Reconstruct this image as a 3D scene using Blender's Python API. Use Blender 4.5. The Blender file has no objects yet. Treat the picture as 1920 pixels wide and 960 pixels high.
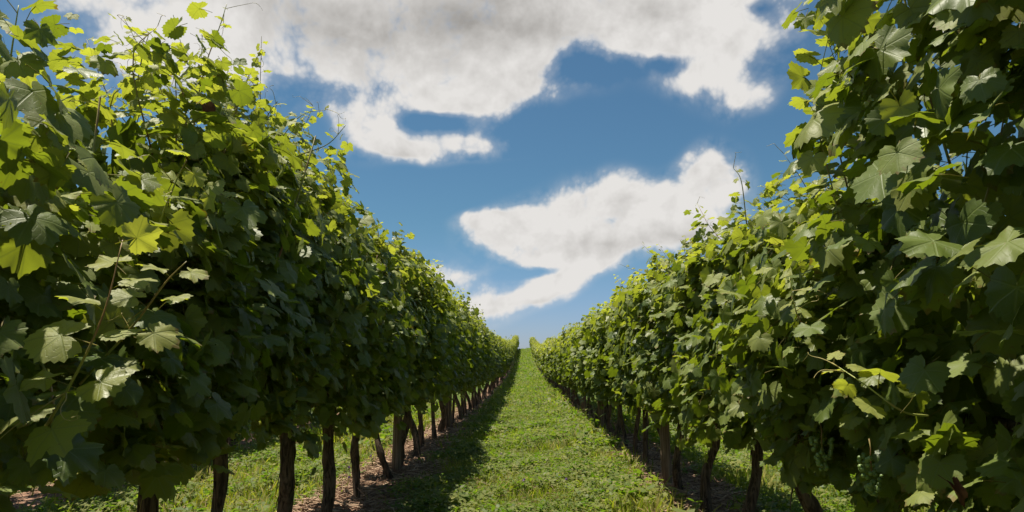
import bpy, math, random
import numpy as np
from mathutils import Vector, Matrix

# ------------------------------------------------------------------ camera
C = bpy.context.scene
COL = C.collection
EYE = 1.10
FPX = 1300.0                      # focal length in pixels of a 1920 px wide frame
PITCH = math.atan(208 / FPX)
YAW = math.atan(23 / FPX)
cam_d = bpy.data.cameras.new('camera')
cam = bpy.data.objects.new('camera', cam_d)
COL.objects.link(cam)
cam_d.sensor_width = 36
cam_d.lens = 36 * FPX / 1920
cam_d.clip_start = 0.05
cam_d.clip_end = 6000
cam.location = (0, 0, EYE)
cam.rotation_euler = (math.pi / 2 + PITCH, 0, YAW)
C.camera = cam
C.render.resolution_x, C.render.resolution_y = 1024, 512

CR = cam.rotation_euler.to_matrix()
def ray(px, py):
    return CR @ Vector(((px - 960) / FPX, (480 - py) / FPX, -1))
def at(px, py, Y):
    r = ray(px, py)
    return Vector((0, 0, EYE)) + r * (Y / r.y)

# ------------------------------------------------------------------ view
C.view_settings.view_transform = 'Standard'
C.view_settings.look = 'None'
C.view_settings.exposure = 0.66
C.view_settings.gamma = 1
C.view_settings.use_curve_mapping = False
C.render.engine = 'CYCLES'
cy = C.cycles
cy.max_bounces = 5
cy.diffuse_bounces = 3
cy.glossy_bounces = 2
cy.transmission_bounces = 3
cy.use_adaptive_sampling = True
cy.adaptive_threshold = 0.02
cy.transparent_max_bounces = 6
cy.sample_clamp_indirect = 4
cy.use_denoising = True
C.render.film_transparent = False

# ------------------------------------------------------------------ sun + sky
SUN = Vector((-0.25, 0.10, 0.95)).normalized()
sd = bpy.data.lights.new('sun', 'SUN')
sd.energy = 5.0
sd.angle = math.radians(0.5)
sd.color = (1.0, 0.93, 0.80)
sun = bpy.data.objects.new('sun', sd)
COL.objects.link(sun)
sun.rotation_euler = SUN.to_track_quat('Z', 'Y').to_euler()
sun.location = (-20, 20, 50)

W = bpy.data.worlds.new('World')
C.world = W
W.use_nodes = True
wt = W.node_tree
wt.nodes.clear()
class NT:
    def __init__(s, t): s.t = t
    def n(s, typ, **kw):
        nd = s.t.nodes.new(typ)
        for k, v in kw.items():
            setattr(nd, k, v)
        return nd
    def put(s, sock, v):
        if v is None: return
        if isinstance(v, (int, float)): sock.default_value = v
        elif isinstance(v, (tuple, list, Vector)):
            d = sock.default_value
            v = tuple(v)
            if len(d) == 4 and len(v) == 3: v = v + (1,)
            sock.default_value = v
        else: s.t.links.new(v, sock)
    def m(s, op, a, b=None, c=None, clamp=False):
        nd = s.n('ShaderNodeMath', operation=op, use_clamp=clamp)
        for i, v in enumerate((a, b, c)): s.put(nd.inputs[i], v)
        return nd.outputs[0]
    def v(s, op, a, b=None, c=None):
        nd = s.n('ShaderNodeVectorMath', operation=op)
        s.put(nd.inputs[0], a); s.put(nd.inputs[1], b)
        if op in ('SCALE',): s.put(nd.inputs[3], c)
        elif c is not None: s.put(nd.inputs[2], c)
        return nd.outputs['Value'] if op in ('LENGTH', 'DOT_PRODUCT', 'DISTANCE') else nd.outputs[0]
    def mix(s, f, a, b, typ='MIX'):
        nd = s.n('ShaderNodeMix', data_type='RGBA', blend_type=typ)
        s.put(nd.inputs[0], f); s.put(nd.inputs[6], a); s.put(nd.inputs[7], b)
        return nd.outputs[2]
    def mr(s, x, a, b, c=0.0, d=1.0, smooth=True):
        nd = s.n('ShaderNodeMapRange', interpolation_type='SMOOTHSTEP' if smooth else 'LINEAR')
        for i, v in enumerate((x, a, b, c, d)): s.put(nd.inputs[i], v)
        return nd.outputs[0]
    def noise(s, vec, scale, detail=4, rough=0.55, dist=0.0, dims='3D'):
        nd = s.n('ShaderNodeTexNoise', noise_dimensions=dims)
        s.put(nd.inputs['Vector'], vec)
        s.put(nd.inputs['Scale'], scale); s.put(nd.inputs['Detail'], detail)
        s.put(nd.inputs['Roughness'], rough); s.put(nd.inputs['Distortion'], dist)
        return nd.outputs[0]

w = NT(wt)
tc = w.n('ShaderNodeTexCoord')
D = tc.outputs['Generated']
sky = w.n('ShaderNodeTexSky', sky_type='NISHITA')
sky.sun_disc = False
sky.sun_elevation = math.asin(SUN.z)
sky.sun_rotation = math.atan2(SUN.x, SUN.y)
sky.altitude = 100
sky.air_density = 1.0
sky.dust_density = 0.6
sky.ozone_density = 1.6
sep = w.n('ShaderNodeSeparateXYZ'); wt.links.new(D, sep.inputs[0])
az = w.m('ARCTAN2', sep.outputs[0], sep.outputs[1])
el = w.m('ARCSINE', sep.outputs[2])
cmb = w.n('ShaderNodeCombineXYZ'); wt.links.new(az, cmb.inputs[0]); wt.links.new(el, cmb.inputs[1])
P = cmb.outputs[0]
# cloud masses, as bearings and elevations on the sky
def azel(px, py):
    r = ray(px, py).normalized()
    return math.atan2(r.x, r.y), math.asin(r.z)
def blobs(lst, warp):
    acc = None
    for (px, py, rx, ry, rot, wgt) in lst:
        a, e = azel(px, py)
        k = 1 / FPX * 0.97
        a2, _ = azel(px + 20, py); ka = abs(a2 - a) / 20
        _, e2 = azel(px, py + 20); ke = abs(e2 - e) / 20
        mp = w.n('ShaderNodeMapping', vector_type='TEXTURE')
        mp.inputs['Location'].default_value = (a, e, 0)
        mp.inputs['Rotation'].default_value = (0, 0, math.radians(rot))
        mp.inputs['Scale'].default_value = (rx * ka * 1.12, ry * ke * 1.12, 1)
        wt.links.new(warp, mp.inputs['Vector'])
        g = w.n('ShaderNodeTexGradient', gradient_type='QUADRATIC_SPHERE')
        wt.links.new(mp.outputs[0], g.inputs[0])
        t = w.m('MULTIPLY', g.outputs[1], wgt) if wgt != 1 else g.outputs[1]
        acc = t if acc is None else w.m('ADD', acc, t)
    return acc
wn = w.n('ShaderNodeTexNoise'); wt.links.new(D, wn.inputs['Vector'])
wn.inputs['Scale'].default_value = 6; wn.inputs['Detail'].default_value = 2.5; wn.inputs['Roughness'].default_value = 0.5
wv = w.v('SUBTRACT', wn.outputs['Color'], (0.5, 0.5, 0.5))
Pw = w.v('ADD', P, w.v('SCALE', wv, None, 0.05))
# (px, py, rx, ry, tilt, weight)
CL = [
 (820, 40, 560, 190, 0, 2.6), (330, 60, 330, 190, 0, 2.2), (1250, 10, 300, 140, 0, 1.8), (560, 60, 360, 200, 0, 1.4),
 (860, 170, 220, 95, 0, 1.7), (700, 225, 95, 95, 0, 1.6), (750, 272, 130, 36, -8, 1.4), (880, 266, 160, 42, 0, 1.6),
 (1360, 130, 190, 120, 0, .9), (1420, 60, 170, 130, 0, .8), (1290, 155, 110, 50, 0, .8), (1400, 200, 100, 60, 0, .9),
 (1330, 345, 110, 100, 0, 1.9), (1150, 398, 200, 108, 0, 2.2), (1010, 425, 150, 75, 0, 1.6), (905, 415, 90, 32, 0, 1.1), (950, 445, 130, 62, 0, 1.5), (1060, 480, 160, 40, 0, 1.0),
 (1270, 425, 160, 80, 0, 1.5), (1060, 465, 190, 46, 0, 1.3), 
 (1045, 527, 95, 52, 20, 1.4), (965, 560, 150, 52, 10, 1.1), (885, 575, 120, 66, 0, 0.8), (1110, 505, 90, 30, 8, 0.9),
 (855, 508, 100, 36, 0, .8), (800, 497, 70, 46, 0, .9), (1790, 30, 130, 90, 0, 1.6), 
]
HOLES = [(805, 222, 105, 30, 0, 1.4), (1085, 122, 130, 70, 0, 1.4), (1230, 122, 80, 36, 0, 1.0), (1425, 15, 60, 50, 0, .8), (1150, 225, 140, 70, 0, 1.4), (1060,250,120,80,0,1.4), (985, 508, 110, 16, 6, 1.1), (1230, 530, 140, 30, 0, 1.2)]
f1 = blobs(CL, Pw)
f0 = blobs(HOLES, Pw)
fld = w.m('SUBTRACT', w.m('MINIMUM', w.m('MULTIPLY', f1, 1.5), 1.5), w.m('MULTIPLY', f0, 1.35))
def billow(vec):
    vo = w.n('ShaderNodeTexVoronoi', feature='SMOOTH_F1')
    w.put(vo.inputs['Vector'], vec)
    vo.inputs['Scale'].default_value = 13; vo.inputs['Detail'].default_value = 3.5
    vo.inputs['Roughness'].default_value = 0.55; vo.inputs['Smoothness'].default_value = 0.35; vo.inputs['Lacunarity'].default_value = 2.3
    return w.m('SUBTRACT', 0.95, w.m('MULTIPLY', vo.outputs['Distance'], 1.15))
Dw = w.v('ADD', D, w.v('SCALE', wv, None, 0.05))
nz = w.m('ADD', w.m('MULTIPLY', billow(Dw), 0.40), w.m('MULTIPLY_ADD', w.noise(D, 7, 9, 0.58, 0.0), 0.60, 0.19))
nzf = w.noise(D, 5.0, 4, 0.55)
# clouds over the rest of the sky, away from the mapped masses
inview = blobs([(960, 250, 1900, 900, 0, 3.0)], P)
gen = w.mr(w.noise(D, 2.3, 6, 0.55), 0.50, 0.66)
gen = w.m('MULTIPLY', gen, w.m('SUBTRACT', 1.0, inview, clamp=True))
gen = w.m('MULTIPLY', gen, w.mr(el, 0.0, 0.25))
den = w.m('ADD', w.m('ADD', fld, gen), w.m('MULTIPLY', w.m('MULTIPLY', w.m('SUBTRACT', nz, 0.5), 2.8), w.mr(w.m('ADD', f1, gen), 0.0, 0.30)))
den = w.m('ADD', den, w.m('MULTIPLY', w.m('SUBTRACT', nzf, 0.5), 1.7))
gate = w.mr(w.m('ADD', f1, gen), 0.02, 0.30)
alpha = w.m('MULTIPLY', gate, w.m('MAXIMUM', w.mr(den, 0.05, 0.95), w.m('MULTIPLY', w.mr(den, -0.40, 0.75), 0.30)))
# thickness -> grey base; billows from noise difference toward the sun
DARK = [(880, 40, 420, 170, 0, 2.2), (1230, 20, 200, 90, 0, 1.2), (480, 10, 300, 120, 0, 1.0), (620, 60, 250, 150, 0, 0.8), (1130, 455, 200, 55, 0, 1.3), (1290, 445, 110, 50, 0, 1.0), (1150, 380, 90, 30, 0, .5), (1000,570,120,20,10,.8), (760,285,180,24,0,.6), (700,170,160,80,0,.25)]
dk = blobs(DARK, Pw)
D2 = w.v('ADD', D, (-0.012, 0.0, 0.022))
nb = w.m('ADD', w.m('MULTIPLY', billow(w.v('ADD', Dw, (-0.012, 0.0, 0.022))), 0.40), w.m('MULTIPLY_ADD', w.noise(D2, 7, 9, 0.58, 0.0), 0.60, 0.19))
bil = w.m('MULTIPLY', w.m('SUBTRACT', nz, nb), 1.6)
shade = w.m('ADD', w.m('SUBTRACT', 1.0, w.m('MULTIPLY', dk, 0.24)), w.m('MULTIPLY', bil, 0.32))
shade = w.m('ADD', shade, w.m('MULTIPLY', w.m('SUBTRACT', nzf, 0.5), 0.10))
shade = w.m('ADD', shade, w.mr(den, 0.2, 1.1, 0.30, 0.0))
shade = w.m('MINIMUM', w.m('MAXIMUM', shade, 0.50), 1.08)
ccol = w.mix(w.mr(shade, 0.5, 1.0, smooth=False), (0.36, 0.345, 0.325), (0.79, 0.77, 0.745))
tnt = w.mix(w.mr(el, 0.0, 0.22), (0.72, 0.80, 1.12), (0.54, 0.80, 0.85))
skyc = w.mix(1.0, sky.outputs[0], tnt, 'MULTIPLY')
sbg = w.n('ShaderNodeBackground'); wt.links.new(skyc, sbg.inputs[0]); sbg.inputs[1].default_value = 0.062
cbg = w.n('ShaderNodeBackground'); wt.links.new(ccol, cbg.inputs[0]); cbg.inputs[1].default_value = 0.63
ms = w.n('ShaderNodeMixShader')
wt.links.new(alpha, ms.inputs[0]); wt.links.new(sbg.outputs[0], ms.inputs[1]); wt.links.new(cbg.outputs[0], ms.inputs[2])
wo = w.n('ShaderNodeOutputWorld'); wt.links.new(ms.outputs[0], wo.inputs[0])
W.cycles.sampling_method = 'MANUAL'
W.cycles.sample_map_resolution = 512

# ------------------------------------------------------------------ materials
def mat(name):
    m = bpy.data.materials.new(name); m.use_nodes = True
    m.node_tree.nodes.clear()
    return m, NT(m.node_tree)
def out(t, sh, disp=None):
    o = t.n('ShaderNodeOutputMaterial'); t.t.links.new(sh, o.inputs[0])
def principled(t, col, rough, spec=0.3, bump=None, bstr=0.3, bdist=0.01):
    p = t.n('ShaderNodeBsdfPrincipled')
    t.put(p.inputs['Base Color'], col); t.put(p.inputs['Roughness'], rough)
    t.put(p.inputs['Specular IOR Level'], spec)
    if bump is not None:
        b = t.n('ShaderNodeBump'); b.inputs['Strength'].default_value = bstr; b.inputs['Distance'].default_value = bdist
        t.t.links.new(bump, b.inputs['Height']); t.t.links.new(b.outputs[0], p.inputs['Normal'])
    return p.outputs[0]

def leaf_material(name, dark, mid, young, tr_dark, tr_young, trans=0.4, veins=True, rough=0.42, spec=0.5):
    """dark..mid by random, young by youth; thin leaf = diffuse + translucent + gloss"""
    m, t = mat(name)
    a = t.n('ShaderNodeAttribute', attribute_name='tint')
    s = t.n('ShaderNodeSeparateColor'); t.t.links.new(a.outputs['Color'], s.inputs[0])
    rnd, yth, stem = s.outputs[0], s.outputs[1], s.outputs[2]
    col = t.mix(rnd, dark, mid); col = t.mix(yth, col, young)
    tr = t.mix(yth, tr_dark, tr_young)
    g = t.n('ShaderNodeNewGeometry')
    col = t.mix(g.outputs['Backfacing'], col, t.mix(0.35, col, (0.15, 0.20, 0.07)))
    lp = t.n('ShaderNodeAttribute', attribute_name='lp')
    nz = t.noise(lp.outputs['Vector'], 3.5, 4, 0.6)
    pos = g.outputs['Position']
    blotch = t.noise(pos, 38, 3, 0.6)
    col = t.mix(t.m('MULTIPLY', t.mr(blotch, 0.45, 0.7), 0.25), col, t.mix(0.5, col, (0.10, 0.12, 0.02)))
    # browned, dried margins on some leaves
    rl = t.v('LENGTH', lp.outputs['Vector'])
    edge = t.m('MULTIPLY', t.mr(t.m('ADD', rl, t.m('MULTIPLY', nz, 0.5)), 1.02, 1.16), t.mr(rnd, 0.72, 0.80))
    sn = t.noise(pos, 160, 2, 0.5)
    spots = t.m('MULTIPLY', t.mr(sn, 0.68, 0.72), t.mr(rnd, 0.35, 0.6))
    bm_ = t.m('MULTIPLY', t.m('MAXIMUM', edge, spots), 0.75)
    col = t.mix(bm_, col, (0.20, 0.12, 0.04)); tr = t.mix(bm_, tr, (0.18, 0.09, 0.01))
    nrm = None
    if veins:
        sp = t.n('ShaderNodeSeparateXYZ'); t.t.links.new(lp.outputs['Vector'], sp.inputs[0])
        ang = t.m('ABSOLUTE', t.m('ARCTAN2', sp.outputs[0], sp.outputs[1]))
        r = t.v('LENGTH', lp.outputs['Vector'])
        d = None
        for c in (0.0, 0.92, 1.9):
            da = t.m('ABSOLUTE', t.m('SUBTRACT', ang, c))
            d = da if d is None else t.m('MINIMUM', d, da)
        dist = t.m('MULTIPLY', d, r)
        vein = t.mr(dist, 0.010, 0.035, 1.0, 0.0)
        # side veins: chevrons leaving the main ones
        chev = t.m('FRACT', t.m('MULTIPLY', t.m('SUBTRACT', r, t.m('ADD', t.m('MULTIPLY', dist, 0.8), t.m('MULTIPLY', nz, -0.25))), 6.0))
        chv = t.mr(t.m('ABSOLUTE', t.m('SUBTRACT', chev, 0.5)), 0.0, 0.10, 0.32, 0.0)
        vein = t.m('MAXIMUM', vein, chv)
        col = t.mix(t.m('MULTIPLY', vein, 0.42), col, (0.22, 0.27, 0.09))
        hgt = t.m('ADD', t.m('MULTIPLY', vein, -0.6), t.m('MULTIPLY', nz, 0.8))
        b = t.n('ShaderNodeBump'); b.inputs['Strength'].default_value = 0.4; b.inputs['Distance'].default_value = 0.003
        t.t.links.new(hgt, b.inputs['Height']); nrm = b.outputs[0]
        tr = t.mix(t.m('MULTIPLY', vein, 0.35), tr, (0.12, 0.16, 0.02))
    # green-yellow or reddish stems
    col = t.mix(stem, col, (0.22, 0.17, 0.05))
    df = t.n('ShaderNodeBsdfPrincipled')
    t.put(df.inputs['Base Color'], col)
    rr = t.m('ADD', t.m('ADD', rough, t.m('MULTIPLY', nz, 0.14)), t.m('MULTIPLY', rnd, 0.18))
    t.put(df.inputs['Roughness'], rr); t.put(df.inputs['Specular IOR Level'], spec)
    tl = t.n('ShaderNodeBsdfTranslucent'); t.put(tl.inputs[0], tr)
    if nrm is not None: t.t.links.new(nrm, df.inputs['Normal'])
    x = t.n('ShaderNodeMixShader')
    t.put(x.inputs[0], t.m('ADD', trans, t.m('MULTIPLY', yth, 0.14)))
    t.t.links.new(df.outputs[0], x.inputs[1]); t.t.links.new(tl.outputs[0], x.inputs[2])
    out(t, x.outputs[0])
    return m
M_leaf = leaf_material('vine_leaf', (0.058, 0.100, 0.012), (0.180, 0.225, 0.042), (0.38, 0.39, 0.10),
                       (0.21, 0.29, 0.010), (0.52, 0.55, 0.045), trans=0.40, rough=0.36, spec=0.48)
M_leaf_far = leaf_material('vine_leaf_far', (0.058, 0.100, 0.012), (0.180, 0.225, 0.042), (0.38, 0.39, 0.10),
                       (0.21, 0.29, 0.010), (0.52, 0.55, 0.045), trans=0.40, rough=0.36, spec=0.48, veins=False)
M_grass = leaf_material('grass_blades', (0.090, 0.125, 0.014), (0.22, 0.235, 0.030), (0.48, 0.38, 0.13),
                       (0.20, 0.32, 0.008), (0.42, 0.44, 0.03), trans=0.40, veins=False, rough=0.5, spec=0.25)
M_clover = leaf_material('clover_leaves', (0.055, 0.092, 0.012), (0.185, 0.205, 0.032), (0.46, 0.40, 0.13),
                       (0.14, 0.30, 0.008), (0.36, 0.44, 0.03), trans=0.40, veins=False, rough=0.45, spec=0.3)

def bark_material():
    m, t = mat('vine_bark')
    tc = t.n('ShaderNodeTexCoord')
    mp = t.n('ShaderNodeMapping'); mp.inputs['Scale'].default_value = (34, 34, 4.5); t.t.links.new(tc.outputs['Object'], mp.inputs[0])
    n1 = t.noise(mp.outputs[0], 1.6, 7, 0.68, 0.8)
    n2 = t.noise(tc.outputs['Object'], 7, 3, 0.5)
    col = t.mix(t.mr(n1, 0.36, 0.64), (0.035, 0.024, 0.017), (0.19, 0.135, 0.095))
    col = t.mix(t.m('MULTIPLY', t.mr(n2, 0.5, 0.7), 0.35), col, (0.16, 0.14, 0.11))
    out(t, principled(t, col, 0.95, 0.15, n1, 1.0, 0.02))
    return m
M_bark = bark_material()
def cane_material():
    m, t = mat('cane')
    g = t.n('ShaderNodeNewGeometry')
    n = t.noise(g.outputs['Position'], 9, 3, 0.5)
    n2 = t.noise(g.outputs['Position'], 120, 2, 0.5)
    col = t.mix(t.mr(n, 0.40, 0.62), (0.26, 0.26, 0.07), (0.24, 0.12, 0.055))
    out(t, principled(t, col, 0.5, 0.4, n2, 0.3, 0.001))
    return m
M_cane = cane_material()
def tendril_material():
    m, t = mat('tendril')
    g = t.n('ShaderNodeNewGeometry')
    n = t.noise(g.outputs['Position'], 14, 3, 0.5)
    col = t.mix(n, (0.30, 0.30, 0.07), (0.38, 0.26, 0.10))
    out(t, principled(t, col, 0.5, 0.4))
    return m
M_tendril = tendril_material()
def young_cane_material():
    m, t = mat('young_cane')
    g = t.n('ShaderNodeNewGeometry')
    n = t.noise(g.outputs['Position'], 7, 3, 0.5)
    col = t.mix(t.mr(n, 0.42, 0.70), (0.30, 0.33, 0.08), (0.30, 0.17, 0.07))
    out(t, principled(t, col, 0.45, 0.4))
    return m
M_young = young_cane_material()
def post_material():
    m, t = mat('weathered_wood')
    tc = t.n('ShaderNodeTexCoord')
    mp = t.n('ShaderNodeMapping'); mp.inputs['Scale'].default_value = (40, 40, 2.2); t.t.links.new(tc.outputs['Object'], mp.inputs[0])
    n1 = t.noise(mp.outputs[0], 1.5, 6, 0.6, 0.3)
    col = t.mix(t.mr(n1, 0.35, 0.65), (0.10, 0.066, 0.045), (0.25, 0.18, 0.125))
    out(t, principled(t, col, 0.9, 0.2, n1, 0.6, 0.01))
    return m
M_post = post_material()
def plain(name, c1, c2, rough=0.7, scale=20, spec=0.3):
    m, t = mat(name)
    tc = t.n('ShaderNodeTexCoord')
    n = t.noise(tc.outputs['Object'], scale, 4, 0.6)
    out(t, principled(t, t.mix(t.mr(n, 0.35, 0.65), c1, c2), rough, spec, n, 0.3, 0.003))
    return m
M_dry = plain('withered_leaf', (0.09, 0.030, 0.014), (0.20, 0.085, 0.03), 0.8, 30)
M_grape = plain('unripe_grape', (0.13, 0.20, 0.05), (0.19, 0.27, 0.08), 0.35, 12, 0.5)
M_purple = plain('purple_petals', (0.28, 0.13, 0.42), (0.42, 0.25, 0.55), 0.6, 60)
M_fluff = plain('seed_fluff', (0.62, 0.58, 0.52), (0.80, 0.76, 0.70), 0.9, 60)
M_wire = plain('steel_wire', (0.25, 0.24, 0.22), (0.38, 0.36, 0.33), 0.5, 30)
def straw_material():
    m, t = mat('straw')
    a = t.n('ShaderNodeAttribute', attribute_name='tint')
    s = t.n('ShaderNodeSeparateColor'); t.t.links.new(a.outputs['Color'], s.inputs[0])
    col = t.mix(s.outputs[0], (0.14, 0.075, 0.045), (0.52, 0.37, 0.25))
    out(t, principled(t, col, 0.85, 0.25))
    return m
M_straw = straw_material()
ROWX, SP = 1.35, 2.70
def ground_material():
    m, t = mat('vineyard_ground')
    g = t.n('ShaderNodeNewGeometry'); pos = g.outputs['Position']
    sp = t.n('ShaderNodeSeparateXYZ'); t.t.links.new(pos, sp.inputs[0])
    nA = t.noise(pos, 1.7, 5, 0.6); nB = t.noise(pos, 22, 6, 0.65); nC = t.noise(pos, 0.35, 3, 0.5); nD = t.noise(pos, 90, 3, 0.6)
    # distance to the nearest vine row
    q = t.m('FRACT', t.m('DIVIDE', t.m('ADD', sp.outputs[0], ROWX + 270.0), SP))
    dr = t.m('MULTIPLY', t.m('MINIMUM', q, t.m('SUBTRACT', 1.0, q)), SP)
    dr = t.m('ADD', dr, t.m('MULTIPLY', t.m('SUBTRACT', nA, 0.5), 0.45))
    dr = t.m('ADD', dr, t.m('MULTIPLY', t.m('SUBTRACT', nB, 0.5), 0.25))
    gm = t.mr(dr, 0.30, 0.50)
    soil = t.mix(t.mr(nB, 0.35, 0.65), (0.14, 0.070, 0.045), (0.40, 0.25, 0.17))
    soil = t.mix(t.m('MULTIPLY', nD, 0.4), soil, (0.15, 0.09, 0.06))
    gr = t.mix(t.mr(nB, 0.3, 0.7), (0.035, 0.062, 0.014), (0.105, 0.150, 0.028))
    gr = t.mix(t.m('MULTIPLY', t.mr(nA, 0.5, 0.75), 0.5), gr, (0.15, 0.16, 0.04))
    gr = t.mix(t.m('MULTIPLY', t.mr(nC, 0.5, 0.7), 0.3), gr, (0.12, 0.13, 0.04))
    out(t, principled(t, t.mix(gm, soil, gr), 0.95, 0.1, nB, 0.8, 0.03))
    return m
M_ground = ground_material()

# ------------------------------------------------------------------ mesh helpers
def new_mesh(name, V, faces_flat, sizes, mats, tint=None, lp=None, smooth=True, fmat=None):
    me = bpy.data.meshes.new(name)
    V = np.asarray(V, np.float32); F = np.asarray(faces_flat, np.int32); S = np.asarray(sizes, np.int32)
    me.vertices.add(len(V)); me.vertices.foreach_set('co', V.ravel())
    me.loops.add(len(F)); me.loops.foreach_set('vertex_index', F)
    me.polygons.add(len(S))
    st = np.zeros(len(S), np.int32); st[1:] = np.cumsum(S)[:-1]
    me.polygons.foreach_set('loop_start', st)
    if smooth: me.polygons.foreach_set('use_smooth', np.ones(len(S), bool))
    for m in mats: me.materials.append(m)
    if fmat is not None: me.polygons.foreach_set('material_index', np.asarray(fmat, np.int32))
    if tint is not None:
        a = me.attributes.new('tint', 'FLOAT_COLOR', 'POINT'); a.data.foreach_set('color', np.asarray(tint, np.float32).ravel())
    if lp is not None:
        a = me.attributes.new('lp', 'FLOAT_VECTOR', 'POINT'); a.data.foreach_set('vector', np.asarray(lp, np.float32).ravel())
    me.update(calc_edges=True)
    return me

class Geo:
    """collects vertices, faces, tint and leaf coordinates, one mesh out"""
    def __init__(s): s.V, s.F, s.S, s.T, s.L, s.M, s.n = [], [], [], [], [], [], 0
    def add(s, V, F, S, T=None, L=None, mi=0):
        V = np.asarray(V, float); S = np.asarray(S, int)
        s.V.append(V); s.F.append(np.asarray(F, int) + s.n); s.S.append(S)
        s.T.append(np.tile([0.5, 0, 0, 1], (len(V), 1)) if T is None else T)
        s.L.append(np.zeros((len(V), 3)) if L is None else L)
        s.M.append(np.full(len(S), mi)); s.n += len(V)
    def mesh(s, name, mats, smooth=True):
        return new_mesh(name, np.concatenate(s.V), np.concatenate(s.F), np.concatenate(s.S), mats,
                        np.concatenate(s.T), np.concatenate(s.L), smooth, np.concatenate(s.M))
    def scatter(s, tpl, pos, R, scale, tint, mi=0):
        """tpl=(V,F,S,stemflag): copies of a template; R: n x 3 x 3 whose columns are the local axes"""
        V, F, S, stem = tpl
        n = len(pos)
        if n == 0: return
        sc = np.asarray(scale, float).reshape(n, 1, 1)
        A = np.einsum('nij,vj->nvi', R, V) * sc + pos[:, None, :]
        k = len(V)
        FF = (F[None, :] + (np.arange(n) * k)[:, None]).ravel()
        T = np.zeros((n, k, 4)); T[:, :, 0] = tint[:, 0:1]; T[:, :, 1] = tint[:, 1:2]; T[:, :, 2] = stem[None, :]; T[:, :, 3] = 1
        L = np.tile(V * np.array([1, 1, 0]), (n, 1))
        s.add(A.reshape(-1, 3), FF, np.tile(S, n), T.reshape(-1, 4), L, mi)

def norm(a): return a / np.maximum(np.linalg.norm(a, axis=-1, keepdims=True), 1e-9)
def frames(nrm, tip):
    n = norm(nrm); t = norm(tip - (tip * n).sum(-1, keepdims=True) * n)
    x = np.cross(t, n)
    return np.stack([x, t, n], axis=-1)

def tube(pts, rad, seg=7, cap=True):
    pts = np.asarray(pts, float); rad = np.asarray(rad, float); n = len(pts)
    tg = norm(np.gradient(pts, axis=0))
    ref = np.array([0.31, 0.95, 0.05]) if abs(tg[0][1]) < 0.8 else np.array([1, 0, 0.1])
    V = []
    for i in range(n):
        u = np.cross(tg[i], ref); u /= np.linalg.norm(u); v = np.cross(tg[i], u)
        ref = -np.cross(tg[i], u) if False else ref
        a = np.arange(seg) * 2 * math.pi / seg
        r = rad[i] if np.ndim(rad[i]) else np.full(seg, rad[i])
        V.append(pts[i] + (np.cos(a)[:, None] * u + np.sin(a)[:, None] * v) * np.reshape(r, (-1, 1)))
    V = np.concatenate(V)
    F, S = [], []
    for i in range(n - 1):
        for j in range(seg):
            a, b = i * seg + j, i * seg + (j + 1) % seg
            F += [a, b, b + seg, a + seg]; S.append(4)
    if cap:
        F += list(range(seg))[::-1]; S.append(seg)
        F += list(range((n - 1) * seg, n * seg)); S.append(seg)
    return V, F, S

def spline(pts, n):
    pts = np.asarray(pts, float)
    if len(pts) < 3:
        t = np.linspace(0, 1, n)[:, None]; return pts[0] * (1 - t) + pts[-1] * t
    P = np.vstack([2 * pts[0] - pts[1], pts, 2 * pts[-1] - pts[-2]])
    out_ = []
    for u in np.linspace(0, len(pts) - 1 - 1e-6, n):
        i = int(u); f = u - i
        p0, p1, p2, p3 = P[i], P[i + 1], P[i + 2], P[i + 3]
        out_.append(0.5 * ((2 * p1) + (-p0 + p2) * f + (2 * p0 - 5 * p1 + 4 * p2 - p3) * f ** 2 + (-p0 + 3 * p1 - 3 * p2 + p3) * f ** 3))
    return np.array(out_)

def obj(name, me, parent=None, kind=None):
    o = bpy.data.objects.new(name, me); COL.objects.link(o)
    if parent: o.parent = parent
    if kind: o['kind'] = kind
    return o
def thing(name, label, cat, loc, group=None):
    o = bpy.data.objects.new(name, None); COL.objects.link(o)
    o.location = loc; o.empty_display_size = 0.2
    o['label'] = label; o['category'] = cat
    if group: o['group'] = group
    return o
def tag(o, label, cat=None, group=None, kind=None):
    o['label'] = label
    if cat: o['category'] = cat
    if group: o['group'] = group
    if kind: o['kind'] = kind
    return o

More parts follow.
